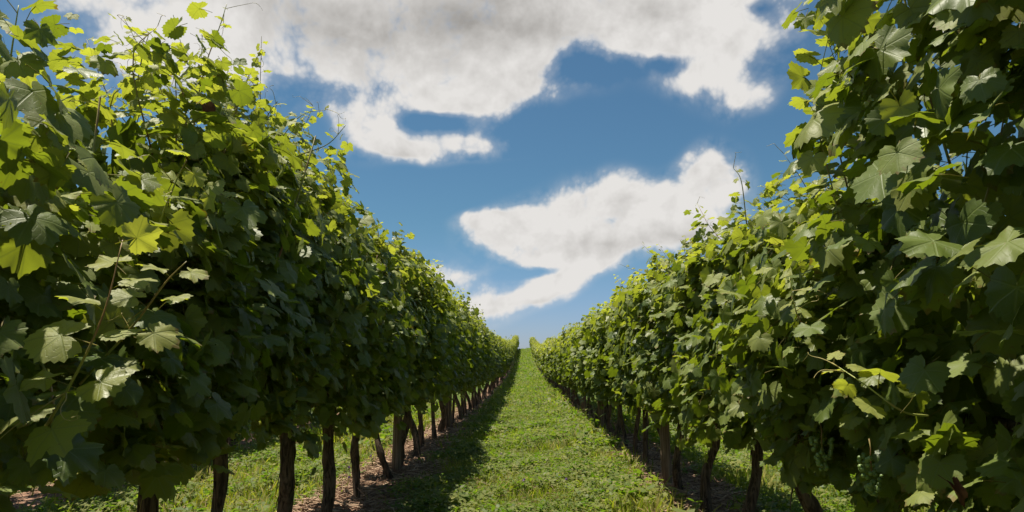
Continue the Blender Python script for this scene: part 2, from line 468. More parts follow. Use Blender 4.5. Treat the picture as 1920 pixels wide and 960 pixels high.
# ------------------------------------------------------------------ leaf templates
def leaf_radius(th):
    """palmate grape leaf outline, angle from the tip"""
    a = abs(th)
    r = 0
    for c, R, h, d in ((0, 1.0, 0.50, 0.30), (0.92, 0.93, 0.50, 0.27), (1.9, 0.72, 0.62, 0.20)):
        r = max(r, R * (1 - d * min(1.6, (abs(a - c) / h)) ** 1.25))
    if a > 2.55: r = r * max(0.12, 1 - (a - 2.55) / 0.59 * 0.9)
    return r
def leaf_template(rng, level, petiole=True):
    N = {0: 46, 1: 18, 2: 7}[level]
    fold, droop, wave = rng.uniform(0.0, 0.42), rng.uniform(0.05, 0.60), rng.uniform(0.04, 0.14)
    ph = rng.uniform(0, 6.28); asym = rng.uniform(-0.08, 0.08); curl = rng.uniform(-0.06, 0.10)
    lob = rng.uniform(-0.75, 0.30)
    def z(x, y, r, th):
        return (-fold * abs(x) * 0.9 + fold * 0.25 - droop * max(0, y) ** 2 * 0.6 - droop * 0.35 * x * x + curl * r * r
                + wave * r * r * math.sin(5 * th + ph) + wave * 0.4 * r * math.sin(9 * th + 2 * ph)) * 0.9
    V, F, S = [(0, 0, 0)], [], []
    ths = [-math.pi + (i + 0.5) * 2 * math.pi / N for i in range(N)]
    if level == 2: ths = [0, 0.95, 1.5, 2.5, -2.5, -1.5, -0.95][::1]; ths = sorted(ths)
    rim = []
    for i, th in enumerate(ths):
        r = leaf_radius(th)
        rb = 0.80
        r = rb + (r - rb) * (1 + lob)
        if abs(th) > 2.55: r = min(r, leaf_radius(th) + 0.05)
        if level == 0: r *= (1.05 if i % 2 else 0.94) + rng.uniform(-0.025, 0.025)
        elif level == 1: r *= (1.04 if i % 2 else 0.95)
        x, y = r * math.sin(th) * (1 + asym), r * math.cos(th)
        rim.append((x, y, z(x, y, r, th)))
    if level == 0:
        H = N // 2
        for k in range(H):
            i = 2 * k
            th = (ths[i] + ths[i + 1]) / 2
            r = leaf_radius(th) * 0.55
            x, y = r * math.sin(th), r * math.cos(th)
            V.append((x, y, z(x, y, r, th)))
        V += rim
        o = 1 + H
        for k in range(H - 1):
            F += [0, 2 + k, 1 + k]; S.append(3)
        for k in range(H):
            a, b = o + 2 * k, o + 2 * k + 1
            F += [1 + k, b, a]; S.append(3)
            if k < H - 1:
                F += [1 + k, 2 + k, o + 2 * k + 2, b]; S.append(4)
    else:
        V += rim
        for k in range(len(rim) - 1):
            F += [0, 2 + k, 1 + k]; S.append(3)
    stem = [0] * len(V)
    if petiole and level == 0:
        b = len(V); wd = 0.022
        for (yy, zz) in ((0.0, -0.004), (-0.35, -0.10), (-0.8, -0.36)):
            V += [(-wd, yy, zz), (wd, yy, zz), (0, yy, zz - 0.03)]; stem += [1, 1, 1]
        for k in range(2):
            o = b + 3 * k
            for (p, q) in ((0, 1), (1, 2), (2, 0)):
                F += [o + p, o + q, o + q + 3, o + p + 3]; S.append(4)
    return (np.array(V, float) * np.array([1, 1, 1]), np.array(F), np.array(S), np.array(stem, float))
rngT = random.Random(5)
TPL = {L: [leaf_template(rngT, L) for _ in range({0: 24, 1: 12, 2: 6}[L])] for L in (0, 1, 2)}

# ------------------------------------------------------------------ ground
def gz(y):
    """height of the ground along the rows: level, rising to a crest 115 m away"""
    y = np.asarray(y, float)
    a = np.clip((y - 22) / 93, 0, 1)
    up = 4.0 * (a ** 1.75)
    ov = np.clip((y - 104) / 14, 0, None)
    up = up - 0.42 * np.minimum(ov, 5) ** 2 * 0.55
    return np.where(y > 118, np.maximum(up - (y - 118) * 0.03, -6), up)
def build_ground():
    xs = np.unique(np.concatenate([np.linspace(-900, -60, 8), np.linspace(-60, -8, 14), np.linspace(-8, 8, 65), np.linspace(8, 60, 14), np.linspace(60, 900, 8)]))
    ys = np.unique(np.concatenate([np.linspace(-400, -10, 8), np.linspace(-10, 30, 121), np.linspace(30, 130, 121), np.linspace(130, 2500, 24)]))
    X, Y = np.meshgrid(xs, ys)
    rng = np.random.default_rng(3)
    near = (np.abs(X) < 8.1) & (Y > -10) & (Y < 60)
    Z = gz(Y) + np.where(near, (rng.random(X.shape) - 0.5) * 0.02, 0)
    q = ((X + ROWX + 270) / SP) % 1.0
    dr = np.minimum(q, 1 - q) * SP
    Z = Z + np.where(near, 0.04 * np.exp(-(dr / 0.3) ** 2), 0.0)
    V = np.stack([X, Y, Z], -1).reshape(-1, 3)
    nx = len(xs); i = np.arange(len(ys) - 1)[:, None] * nx + np.arange(nx - 1)[None, :]
    F = np.stack([i, i + 1, i + nx + 1, i + nx], -1).reshape(-1)
    me = new_mesh('ground', V, F, np.full(F.size // 4, 4), [M_ground])
    o = obj('ground', me, kind='structure')
    o['label'] = 'vineyard ground with grassy aisle and bare brown soil strips under the vine rows'
build_ground()

# ------------------------------------------------------------------ vines
def lump(y, h, seed):
    return (0.5 * math.sin(3.1 * y + 1.7 * seed) + 0.5 * math.sin(5.3 * h + 2.2 * y + seed) + 0.35 * math.sin(9.1 * h - 6.3 * y + 3 * seed))

def make_foliage(seed, nleaf, level, H, bot, half=0.37, ywid=0.62, size=0.078, mats=None, inner=None, lean=0.0, big=1.0, face=0, full_top=False):
    """one vine's leaves: a lumpy hedge section, leaves turned outwards and up with tips hanging"""
    rng = np.random.default_rng(seed)
    n = nleaf
    h = bot + (H - bot) * rng.random(n) ** 0.93
    y = (rng.random(n) - 0.5) * 2 * ywid
    s = np.sign(rng.random(n) - 0.5) * rng.random(n) ** 0.42
    if face: s = np.where(rng.random(n) < 0.25, face * np.abs(s), s)
    u = (h - bot) / (H - bot)
    T = half * np.interp(u, [0, 0.12, 0.35, 0.7, 0.88, 1.0], [0.42, 0.8, 1.0, 1.0, 0.95, 0.8] if full_top else [0.42, 0.8, 1.0, 0.92, 0.7, 0.38])
    lm = np.array([lump(a, b, seed) for a, b in zip(y, h)])
    T = T * (1 + 0.26 * lm)
    # hanging tails below, uneven top
    h = h + np.where(u > 0.85, 0.10 * np.sin(7 * y + seed), 0) - np.where(u < 0.15, 0.10 * (0.5 + 0.5 * np.sin(8.3 * y + 2 * seed)), 0)
    # shoots bunch their leaves: about half gather round clump centres that stand out or sit back
    m = max(6, n // 16)
    src_ = rng.integers(0, n, m); push = rng.normal(0.01, 0.055, m)
    cl = rng.random(n) < 0.62; ci = rng.integers(0, m, n)
    h = np.where(cl, h[src_][ci] + rng.normal(0, 0.075, n), h); y = np.where(cl, y[src_][ci] + rng.normal(0, 0.065, n), y)
    s = np.where(cl, np.clip(s[src_][ci] + rng.normal(0, 0.10, n), -1.15, 1.15), s)
    u = np.clip((h - bot) / (H - bot), 0, 1)
    x = s * np.where(cl, T[src_][ci], T) + np.where(cl, push[ci], rng.normal(0, 0.03, n)) * np.sign(s) + lean
    pos = np.stack([x, y, h], -1)
    outw = np.stack([s * 1.0, rng.normal(0, 0.30, n), 0.80 + 0.8 * np.clip(u - 0.72, 0, 1) / 0.28], -1)
    nrm = norm(outw) + rng.normal(0, 0.48, (n, 3))
    tip = np.stack([s * 0.35, rng.normal(0, 0.5, n), np.full(n, -0.9)], -1) + rng.normal(0, 0.25, (n, 3))
    R = frames(nrm, tip)
    sz = size * rng.uniform(0.55, 1.22, n) * np.where(u > 0.88, 0.72, 1.0) * big
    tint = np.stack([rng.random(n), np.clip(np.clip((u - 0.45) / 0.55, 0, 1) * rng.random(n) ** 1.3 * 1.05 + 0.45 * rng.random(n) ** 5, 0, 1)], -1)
    g = Geo()
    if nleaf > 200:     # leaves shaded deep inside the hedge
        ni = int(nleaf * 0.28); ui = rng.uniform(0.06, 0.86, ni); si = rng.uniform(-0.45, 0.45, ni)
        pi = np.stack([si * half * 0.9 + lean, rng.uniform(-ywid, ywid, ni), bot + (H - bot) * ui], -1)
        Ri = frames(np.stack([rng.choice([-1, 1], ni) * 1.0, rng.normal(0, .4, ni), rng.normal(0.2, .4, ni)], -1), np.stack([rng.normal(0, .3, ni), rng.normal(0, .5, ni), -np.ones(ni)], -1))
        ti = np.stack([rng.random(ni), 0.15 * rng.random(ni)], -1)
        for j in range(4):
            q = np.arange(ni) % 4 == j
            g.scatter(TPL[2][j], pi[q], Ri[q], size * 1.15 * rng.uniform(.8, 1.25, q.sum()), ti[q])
    k = rng.integers(0, 100, n)
    outer = np.abs(s) > 0.45
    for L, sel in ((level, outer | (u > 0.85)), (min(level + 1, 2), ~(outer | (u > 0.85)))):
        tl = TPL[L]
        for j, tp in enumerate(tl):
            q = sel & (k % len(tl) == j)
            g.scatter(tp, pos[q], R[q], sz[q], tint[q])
    return g

def shoot_leaves(g, path, size0, size1, rng, level, young=(0.3, 1.0), mi=0, step=0.07, start=0.05):
    """alternate leaves along a cane, shrinking and getting younger to its tip"""
    seg = np.linalg.norm(np.diff(path, axis=0), axis=1); L = np.concatenate([[0], np.cumsum(seg)]); tot = L[-1]
    d = start; side = 1
    while d < tot:
        f = d / tot
        p = np.array([np.interp(d, L, path[:, c]) for c in range(3)])
        q = np.array([np.interp(min(d + 0.02, tot), L, path[:, c]) for c in range(3)])
        t = norm((q - p)[None])[0] if np.linalg.norm(q - p) > 1e-6 else np.array([0, 0, 1.0])
        out_ = norm(np.cross(t, [0.2, 1, 0.1])[None])[0] * side + np.array([0, rng.normal(0, 0.7), 0])
        sz = (size0 + (size1 - size0) * f ** 1.8) * rng.uniform(0.8, 1.15)
        pl = sz * 0.8
        base = p + norm((out_ + np.array([0, 0, 0.5]))[None])[0] * pl
        tip = norm((out_ + np.array([0, 0, -0.55 + 0.5 * f]) + rng.normal(0, 0.25, 3))[None])
        nrm = np.array([[0, 0, 1.0]]) + rng.normal(0, 0.5, (1, 3)) + np.array([[0, -0.25, 0]])
        R = frames(nrm, tip)
        tint = np.array([[rng.random(), min(1, young[0] * (1 - f) + young[1] * f + rng.normal(0, 0.1))]])
        tint[0, 1] = max(0, tint[0, 1])
        tl = TPL[level]
        g.scatter(tl[int(rng.integers(0, len(tl)))], base[None], R, [sz], tint, mi)
        side = -side; d += step * (1 - 0.45 * f)

def tendril_path(p, rng, length=0.16):
    d = norm(rng.normal(0, 1, (1, 3)) + np.array([[0, 0, 0.3]]))[0]
    pts = []; a = norm(np.cross(d, rng.normal(0, 1, 3))[None])[0]; b = np.cross(d, a)
    turns = rng.uniform(0.3, 1.6)
    for t in np.linspace(0, 1, 16):
        r = 0.014 * t * t; an = 6.28 * turns * t * t
        pts.append(p + d * length * (t ** 0.8) * (1 - .15 * t) + (a * (math.cos(an) - 1 + 2.0 * t * t) + b * math.sin(an)) * r + np.array([0, 0, -0.03 * t * t]))
    return np.array(pts)

def top_shoots(g, gc, seed, n, level, H, ln=(0.12, 0.42), size=0.05, ywid=0.55, lean=0.0, seg=5, spread=1.0, x0=0.18):
    rng = np.random.default_rng(seed + 77)
    for i in range(n):
        y = rng.uniform(-ywid, ywid); x = rng.uniform(-x0, x0) + lean
        L = rng.uniform(*ln) * (1.35 if rng.random() < 0.2 else 1)
        d = np.array([rng.normal(0, 0.38) * spread, rng.normal(0, 0.38) * spread, 1.0])
        b = np.array([x, y, H - 0.30])
        p1 = b + d * (L + 0.22) * 0.5; p2 = b + d * (L + 0.22) + np.array([rng.normal(0, 0.09), rng.normal(0, 0.09), -0.12 * rng.random()])
        path = spline([b, p1 + rng.normal(0, 0.02, 3), p2], 8)
        V, F, S = tube(path, np.linspace(0.0030, 0.0009, 8), seg if level == 0 else 3); gc.add(V, F, S)
        shoot_leaves(g, path, size, size * 0.35, rng, level, step=0.05)
        if level == 0:
            for _ in range(2):
                tp = tendril_path(path[int(rng.integers(3, 8))], rng, rng.uniform(0.06, 0.15))
                V, F, S = tube(tp, np.linspace(0.0013, 0.0005, len(tp)), 4); gc.add(V, F, S, mi=1)

def make_trunk(seed, level=0, rad=0.044, top=0.95, wonk=0.04, flare=1.5):
    """gnarled vine trunk with a flared foot, dividing into two short arms at the head"""
    rng = np.random.default_rng(seed + 500)
    seg = 16 if level == 0 else 9
    nn = 18 if level == 0 else 10
    top = top
    x, y = rng.normal(0, wonk), rng.normal(0, wonk)
    ctl = [[x * 1.2, y * 1.4, -0.06], [x * 0.2 + rng.normal(0, wonk * .5), y * 0.4, top * 0.3], [-x * .8 + rng.normal(0, wonk * .5), rng.normal(0, wonk), top * 0.65], [0, 0, top]]
    path = spline(ctl, nn)
    g = Geo()
    rr = []
    ph = rng.uniform(0, 6.28); tw = rng.uniform(-5, 5)
    knots = [(rng.uniform(.15, .95), rng.uniform(0, 6.28), rng.uniform(.25, .6)) for _ in range(4)]
    for i, p in enumerate(path):
        f = i / (nn - 1)
        base = rad * (1 + (flare - 1) * math.exp(-f * 9) + 0.30 * max(0, f - 0.75) / 0.25 - 0.10 * math.sin(f * 3.1))
        a = np.arange(seg) * 6.283 / seg
        r = base * (1 + 0.13 * np.sin(2 * a + ph + tw * f) + 0.09 * np.sin(5 * a + 2 * ph + tw * 1.5 * f) + rng.normal(0, 0.045, seg) + 0.12 * math.sin(11 * f + ph) + sum(kk_[2] * math.exp(-((f - kk_[0]) / 0.05) ** 2) * np.maximum(0, np.cos(a - kk_[1])) for kk_ in knots))
        rr.append(r)
    V, F, S = tube(path, rr, seg); g.add(V, F, S)
    for sgn in (-1, 1):
        a0 = path[-1] - np.array([0, 0, 0.05])
        arm = spline([a0, a0 + [rng.normal(0, 0.02), 0.14 * sgn, 0.06], a0 + [rng.normal(0, .03), 0.32 * sgn, 0.09 + rng.normal(0, .02)], a0 + [0, 0.50 * sgn, 0.08]], 8)
        V, F, S = tube(arm, np.linspace(rad * 0.75, rad * 0.35, 8) * (1 + rng.normal(0, 0.08, 8)), 8 if level == 0 else 6); g.add(V, F, S)
    if level == 0:      # shaggy strips of loose bark
        for _ in range(7):
            z = rng.uniform(0.12, top * 0.95); p = np.array([np.interp(z, path[:, 2], path[:, c]) for c in (0, 1)] + [z])
            an = rng.uniform(0, 6.28); dv = np.array([math.cos(an), math.sin(an), 0])
            a = p + dv * rad * 1.02; L = rng.uniform(0.05, 0.14)
            tpth = spline([a, a + dv * 0.012 + [0, 0, -L * .5], a + dv * rng.uniform(0.005, 0.03) + [0, 0, -L]], 5)
            V, F, S = tube(tpth, np.linspace(0.004, 0.0015, 5), 4); g.add(V, F, S)
    return g

def inner_canes(seed, n, H, seg=5, bot=0.85):
    """canes rising from the arms through the leaves"""
    rng = np.random.default_rng(seed + 900); gc = Geo()
    for i in range(n):
        y = rng.uniform(-0.5, 0.5)
        a = np.array([rng.normal(0, 0.04), y, bot]); b = np.array([rng.normal(0, 0.20), y + rng.normal(0, 0.15), H - 0.2])
        m_ = (a + b) / 2 + rng.normal(0, 0.05, 3)
        p = spline([a, m_, b], 7); V, F, S = tube(p, np.linspace(0.0055, 0.0030, 7), seg); gc.add(V, F, S)
    return gc

ORD = ['first', 'second', 'third', 'fourth', 'fifth', 'sixth', 'seventh', 'eighth', 'ninth', 'tenth', 'eleventh', 'twelfth', 'thirteenth', 'fourteenth', 'fifteenth', 'sixteenth',
       'seventeenth', 'eighteenth', 'nineteenth', 'twentieth']
def copy_tree(o, loc, rz=0, sc=(1, 1, 1)):
    r = o.copy(); COL.objects.link(r); r.location = loc; r.rotation_euler = (0, 0, rz); r.scale = sc
    for ch in list(o.children):
        c = ch.copy(); COL.objects.link(c); c.parent = r
    return r

# row description: side, x, top height and underside
HL, HR = 2.22, 1.94
BL, BR = 0.78, 0.74
NEAR_END = 6.4
GROUPS = {-1: 'vines of the left row', 1: 'vines of the right row'}

def near_vine(side, y, seed, H, bot, nleaf, half, level, label, top_n=7, lean=0.0, rad=0.046, wonk=0.035, ln=(0.10, 0.34), y_w=0.62, face=None, size=0.067, full_top=False):
    t = thing('grapevine', label, 'grapevine', (side * ROWX, y, float(gz(y))), GROUPS[side])
    obj('trunk', make_trunk(seed, 0, rad, 0.92, wonk, rngV.uniform(1.3, 2.0)).mesh('trunk', [M_bark]), t)
    f = make_foliage(seed, nleaf, level, H, bot, half, y_w, lean=lean, face=-side, size=size, full_top=full_top)
    gc = inner_canes(seed, 9, H)
    top_shoots(f, gc, seed, top_n, level, H, ln=ln, lean=lean)
    obj('foliage', f.mesh('foliage', [M_leaf]), t)
    obj('canes', gc.mesh('canes', [M_cane, M_tendril]), t)
    return t

left_near = {}
rngV = random.Random(11)
# left row, near vines: (y, height, underside, leaves, half thickness, lean)
LN = [(-1.1, 2.0, .7, 600, .40, 0), (-0.2, 1.88, .80, 1000, .42, .06), (0.75, 1.76, .84, 1250, .42, .08), (1.70, 1.66, .88, 1150, .40, .05), (2.62, 2.08, .88, 1300, .38, 0.02),
      (3.10, 2.22, .86, 850, .38, 0.02), (3.95, 2.32, .82, 1300, .36, 0.0), (4.85, 2.18, .78, 1250, .36, 0), (5.85, 2.20, .76, 1200, .36, 0), (6.72, 2.24, .74, 1150, .36, 0)]
LRAD = [.040, .040, .040, .038, .032, .026, .036, .037, .029, .030]
LLAB = ['grapevine behind the photographer in the left row', 'grapevine with large dark leaves filling the left edge of the photo',
        'grapevine at far left with pale young shoots reaching over its dark leaves', 'grapevine at left with a dip in its top beside the tall leafy peak',
        'grapevine forming the tall leafy peak with long shoots in the left row', 'grapevine whose slim dark trunk leans right beside the tall leafy peak', 'grapevine with a brown branch reaching right into the blue sky',
        'grapevine with straight dark trunk, fourth trunk from the left photo edge', 'grapevine with slender trunk in the left row, first beyond the two straight ones',
        'grapevine with leaning slim trunk just nearer than the wooden post, left row']
for i, (y, H, bot, nl, half, lean) in enumerate(LN):
    left_near[i] = near_vine(-1, y, 20 + i, H, bot, nl, half, 0, LLAB[i], lean=lean, rad=LRAD[i], wonk=0.06, top_n=10 if i in (4, 5, 6) else 4 if i in (2, 3) else 7, ln=(0.12, 0.40) if i in (4, 5) else (0.02, 0.12) if i in (1, 2, 3) else (0.08, 0.30))
RN = [(-1.0, 2.3, .6, 600, .42, 0), (0.0, 2.5, .6, 1000, .44, -.05), (0.90, 2.45, .58, 1350, .44, -.12), (1.56, 2.60, .60, 1450, .40, .03), (2.62, 1.76, .66, 1300, .36, 0),
      (3.45, 1.94, .74, 1200, .38, 0), (4.40, 1.94, .78, 1150, .38, 0), (5.35, 1.92, .78, 1100, .36, 0), (6.15, 1.92, .76, 1100, .36, 0)]
RRAD = [.040, .040, .040, .038, .038, .034, .030, .036, .030]
RLAB = ['grapevine behind the photographer in the right row', 'grapevine with large leaves filling the upper right corner of the photo',
        'grapevine at the right edge with very dark shaded lower leaves', 'tallest grapevine of the right row, its top cut off by the frame',
        'grapevine with sunlit young leaves low down just left of the tallest right vine', 'grapevine of the right row with a dark trunk behind a broad-leaved weed',
        'grapevine of the right row with a leaning curved trunk', 'grapevine of the right row with dark trunk left of the curved one',
        'grapevine of the right row beside the thick pale post']
right_near = {}
for i, (y, H, bot, nl, half, lean) in enumerate(RN):
    right_near[i] = near_vine(1, y, 60 + i, H, bot, nl, half, 0, RLAB[i], lean=lean, rad=RRAD[i], wonk=0.06, full_top=i in (2, 3), top_n=10 if i == 3 else 7, ln=(0.15, 0.45) if i in (2, 3) else (0.06, 0.26))

# prototypes for the rest of both rows; every vine is its own object with its own parts
def proto(side, seed, level, nleaf, H, bot, size):
    t = thing('grapevine', 'x', 'grapevine', (0, 0, 0), GROUPS[side])
    obj('trunk', make_trunk(seed, 1, 0.027 + 0.015 * ((seed * 7) % 5) / 4, 0.9, 0.065, 1.3 + 0.7 * ((seed * 3) % 4) / 3).mesh('trunk', [M_bark]), t)
    f = make_foliage(seed, nleaf, level, H, bot, 0.36, 0.62, size=size, face=-side)
    gc = inner_canes(seed, 5, H, 3)
    top_shoots(f, gc, seed, 9 if level == 1 else 7, level, H, ln=(0.05, 0.32), size=0.055 if level == 1 else 0.075)
    obj('foliage', f.mesh('foliage', [M_leaf_far]), t)
    obj('canes', gc.mesh('canes', [M_cane, M_tendril]), t)
    return t
def far_label(side, k, y):
    s = 'left' if side < 0 else 'right'
    if y < 22:
        return None
    if y < 45: return f'small distant grapevine in the evenly leafy middle stretch of the {s} row'
    if y < 80: return f'tiny far grapevine on the rising upper part of the {s} row'
    return f'tiny grapevine at the far end of the {s} row by the hill crest'
MIDLEFT = ['grapevine in the left row with two trunks close together and straw round them']
for side, H, bot, sd0 in ((-1, HL, BL, 200), (1, HR, BR, 300)):
    mids = [proto(side, sd0 + k, 1, 1150, H, bot, 0.067) for k in range(7)]
    fars = [proto(side, sd0 + 20 + k, 2, 700, H, bot, 0.090) for k in range(6)]
    y = LN[-1][0] + 0.85 if side < 0 else RN[-1][0] + 0.85
    i = 0
    used = set()
    s = 'left' if side < 0 else 'right'
    last = -1
    while y < 118:
        pool = mids if y < 22 else fars
        k = rngV.randrange(len(pool))
        while k == last: k = rngV.randrange(len(pool))
        last = k
        src = pool[k]
        loc = (side * ROWX + rngV.uniform(-.04, .04), y, float(gz(y)))
        zs = rngV.uniform(0.94, 1.07)
        sc = (rngV.uniform(.92, 1.1), rngV.choice([-1, 1]) * 1.0, zs)
        if src.name not in used:
            used.add(src.name); src.location = loc; src.scale = sc; o = src
        else:
            o = copy_tree(src, loc, 0, sc)
        lb = far_label(side, i, y)
        if lb is None:
            n_ = i + 1
            lb = f'{ORD[min(i, 19)]} trunk of the {s} row counting away from the ' + ('leaning slim trunk' if side < 0 else 'weathered post')
            lb = 'grapevine, ' + lb
        o['label'] = lb
        y += (rngV.uniform(0.86, 1.06) if side < 0 or y > 40 else rngV.uniform(0.74, 0.92)) if y < 60 else 1.22
        i += 1
    for p in mids + fars:
        if p.name not in used:
            for c in list(p.children): bpy.data.objects.remove(c)
            bpy.data.objects.remove(p)

# neighbouring rows, seen only low down between the trunks
rngN = random.Random(4)
for side, H, bot in ((-1, HL, BL), (1, HR, BR)):
    src = None
    s = 'left' if side < 0 else 'right'
    protos = [proto(side, 420 + 10 * side + k, 2, 480, H, bot, 0.105) for k in range(3)]
    used = set(); y = 0.4
    while y < 21:
        p = protos[rngN.randrange(3)]
        loc = (side * (ROWX + SP), y, float(gz(y))); sc = (1, rngN.choice([-1, 1]), rngN.uniform(.95, 1.05))
        if p.name not in used: used.add(p.name); p.location = loc; p.scale = sc; o = p
        else: o = copy_tree(p, loc, 0, sc)
        o['label'] = f'grapevine of the next row beyond the {s} row, glimpsed between its trunks'
        o['group'] = f'vines of the next row on the {s}'
        y += rngN.uniform(0.95, 1.1)
def crest_rows():
    g = Geo(); rng = np.random.default_rng(9)
    for xr in (-3, -2, -1, 1, 2, 3):
        for seg in range(30):
            y0 = 84 + seg * 1.15
            x0 = (abs(xr) + 0.5) * SP * (1 if xr > 0 else -1)
            f = make_foliage(700 + seg % 5, 150, 2, HL if xr < 0 else HR, 0.65, 0.38, 0.6, size=0.17)
            for V, F, S, T, L in zip(f.V, f.F, f.S, f.T, f.L):
                pass
            V = np.concatenate(f.V) + np.array([x0, y0, float(gz(y0))])
            g.add(V, np.concatenate([F for F in f.F]), np.concatenate(f.S), np.concatenate(f.T), np.concatenate(f.L))
    o = obj('distant_vine_rows', g.mesh('distant_vine_rows', [M_leaf_far]), kind='stuff')
    o['label'] = 'far vine rows of the same field crowding along the hill crest'
crest_rows()

# ------------------------------------------------------------------ single shoots that stand out
def leafy_shoot(parent, pts, size0, size1, seed, rad=(0.004, 0.0015), step=0.075, young=(0.2, 1.0), tendrils=2, label=None, start=0.05):
    rng = np.random.default_rng(seed)
    path = spline([np.array(p) for p in pts], 14)
    path = path - np.array(parent.location)
    g = Geo()
    V, F, S = tube(path, np.linspace(rad[0], rad[1], 14) * 0.75, 7); g.add(V, F, S, mi=1)
    shoot_leaves(g, path, size0, size1, rng, 0, young=young, step=step * 0.72, start=start)
    for _ in range(tendrils):
        tp = tendril_path(path[int(rng.integers(4, 14))], rng, rng.uniform(0.08, 0.18))
        V, F, S = tube(tp, np.linspace(0.0014, 0.0005, len(tp)), 4); g.add(V, F, S, mi=2)
    o = obj('shoot', g.mesh('shoot', [M_leaf, M_young, M_tendril]), parent)
    if label: o['label'] = label
    return o
L, Rr = left_near, right_near
leafy_shoot(L[2], [at(20, 900, 1.25), at(110, 760, 1.12), at(190, 600, 1.08), at(230, 450, 1.10)], 0.066, 0.040, 1, step=0.08, rad=(0.0045, 0.001), young=(0.25, 0.9), label='pale shoot of young leaves reaching up across the dark vine')
leafy_shoot(L[2], [at(150, 720, 1.5), at(250, 610, 1.42), at(310, 530, 1.4), at(350, 490, 1.4)], 0.062, 0.03, 2, step=0.08, young=(0.3, 0.95))
leafy_shoot(L[3], [at(290, 440, 1.75), at(330, 340, 1.72), at(350, 300, 1.7)], 0.06, 0.04, 3)
leafy_shoot(L[4], [at(350, 330, 2.5), at(378, 150, 2.45), at(412, 50, 2.45), at(425, 8, 2.45)], 0.062, 0.012, 4, step=0.085, young=(0.35, 1.0), tendrils=4, label='long upright shoot rising into the cloud')
leafy_shoot(L[3], [at(248, 250, 2.2), at(262, 130, 2.2), at(280, 60, 2.2)], 0.045, 0.012, 5, step=0.07, young=(0.5, 1.0), tendrils=3)
leafy_shoot(L[4], [at(420, 280, 2.7), at(455, 170, 2.7), at(490, 90, 2.7)], 0.05, 0.014, 6, step=0.08, young=(0.4, 1.0), tendrils=3)
leafy_shoot(L[6], [at(480, 330, 3.3), at(560, 292, 3.2), at(615, 270, 3.15), at(648, 235, 3.1)], 0.062, 0.02, 7, rad=(0.005, 0.002), step=0.09, young=(0.2, 0.9), tendrils=3, label='brown branch with hanging leaves reaching out into the blue sky')
leafy_shoot(L[6], [at(500, 300, 3.2), at(560, 220, 3.2), at(615, 205, 3.2)], 0.05, 0.02, 8, step=0.08, young=(0.4, 1.0))
leafy_shoot(L[6], [at(520, 380, 3.4), at(575, 350, 3.3), at(605, 380, 3.3)], 0.06, 0.03, 9, young=(0.3, 0.9))
leafy_shoot(L[4], [at(330, 300, 2.5), at(330, 170, 2.4), at(320, 100, 2.4)], 0.06, 0.04, 41, step=0.06, young=(.4, .9))
leafy_shoot(L[4], [at(400, 300, 2.5), at(450, 190, 2.5), at(470, 130, 2.5)], 0.065, 0.035, 42, step=0.06, young=(.3, .9))
leafy_shoot(L[5], [at(440, 330, 2.8), at(500, 220, 2.8), at(520, 190, 2.8)], 0.065, 0.035, 43, step=0.06, young=(.3, .9))
leafy_shoot(L[3], [at(300, 700, 2.2), at(290, 800, 2.1), at(285, 900, 2.1)], 0.07, 0.07, 45, step=0.09, young=(.05, .2), label='dark leaves hanging low over the trunk')
leafy_shoot(L[2], [at(60, 640, 1.3), at(100, 760, 1.25), at(60, 930, 1.25)], 0.068, 0.06, 46, step=0.08, young=(.1, .3))
leafy_shoot(L[2], [at(10, 220, 1.4), at(20, 110, 1.4), at(35, 10, 1.4)], 0.07, 0.04, 10, step=0.07, young=(0.2, .6))
leafy_shoot(Rr[3], [at(1715, 420, 1.9), at(1705, 230, 1.85), at(1690, 60, 1.85), at(1690, -60, 1.85)], 0.07, 0.05, 11, rad=(0.007, 0.005), step=0.09, young=(0.1, 0.7), label='dark brown upright cane near the top of the frame')
leafy_shoot(Rr[3], [at(1705, 215, 1.85), at(1640, 195, 1.85), at(1560, 150, 1.9)], 0.062, 0.05, 12, young=(0.3, 0.8))
leafy_shoot(Rr[3], [at(1600, 520, 2.1), at(1560, 350, 2.1), at(1530, 200, 2.1), at(1560, 40, 2.1)], 0.066, 0.055, 13, young=(0.3, 0.7), step=0.08)
leafy_shoot(Rr[3], [at(1600, 400, 2.25), at(1565, 230, 2.2), at(1575, 90, 2.2), at(1590, -30, 2.2)], 0.068, 0.055, 31, young=(0.2, 0.7), step=0.07)
leafy_shoot(Rr[3], [at(1640, 300, 2.15), at(1560, 260, 2.15), at(1530, 270, 2.15)], 0.066, 0.055, 32, young=(0.3, 0.8), step=0.08)
leafy_shoot(Rr[2], [at(1800, 520, 1.45), at(1860, 330, 1.4), at(1900, 120, 1.4)], 0.07, 0.05, 14, young=(0.2, 0.6), step=0.09)
leafy_shoot(Rr[2], [at(1890, 590, 1.5), at(1850, 490, 1.45), at(1830, 430, 1.45)], 0.06, 0.04, 15, young=(0.3, 0.8), rad=(.005, .003))
leafy_shoot(Rr[3], [at(1740, 780, 1.75), at(1690, 770, 1.7), at(1620, 720, 1.75), at(1560, 680, 1.85)], 0.062, 0.035, 16, young=(0.3, 0.9), step=0.07, label='sunlit young shoot low on the vine')
leafy_shoot(Rr[4], [at(1560, 640, 2.3), at(1500, 600, 2.2), at(1480, 520, 2.2)], 0.055, 0.03, 17, young=(0.3, 0.9))
leafy_shoot(Rr[5], [at(1400, 420, 3.3), at(1390, 340, 3.2), at(1375, 315, 3.2)], 0.045, 0.015, 18, young=(0.5, 1.0))

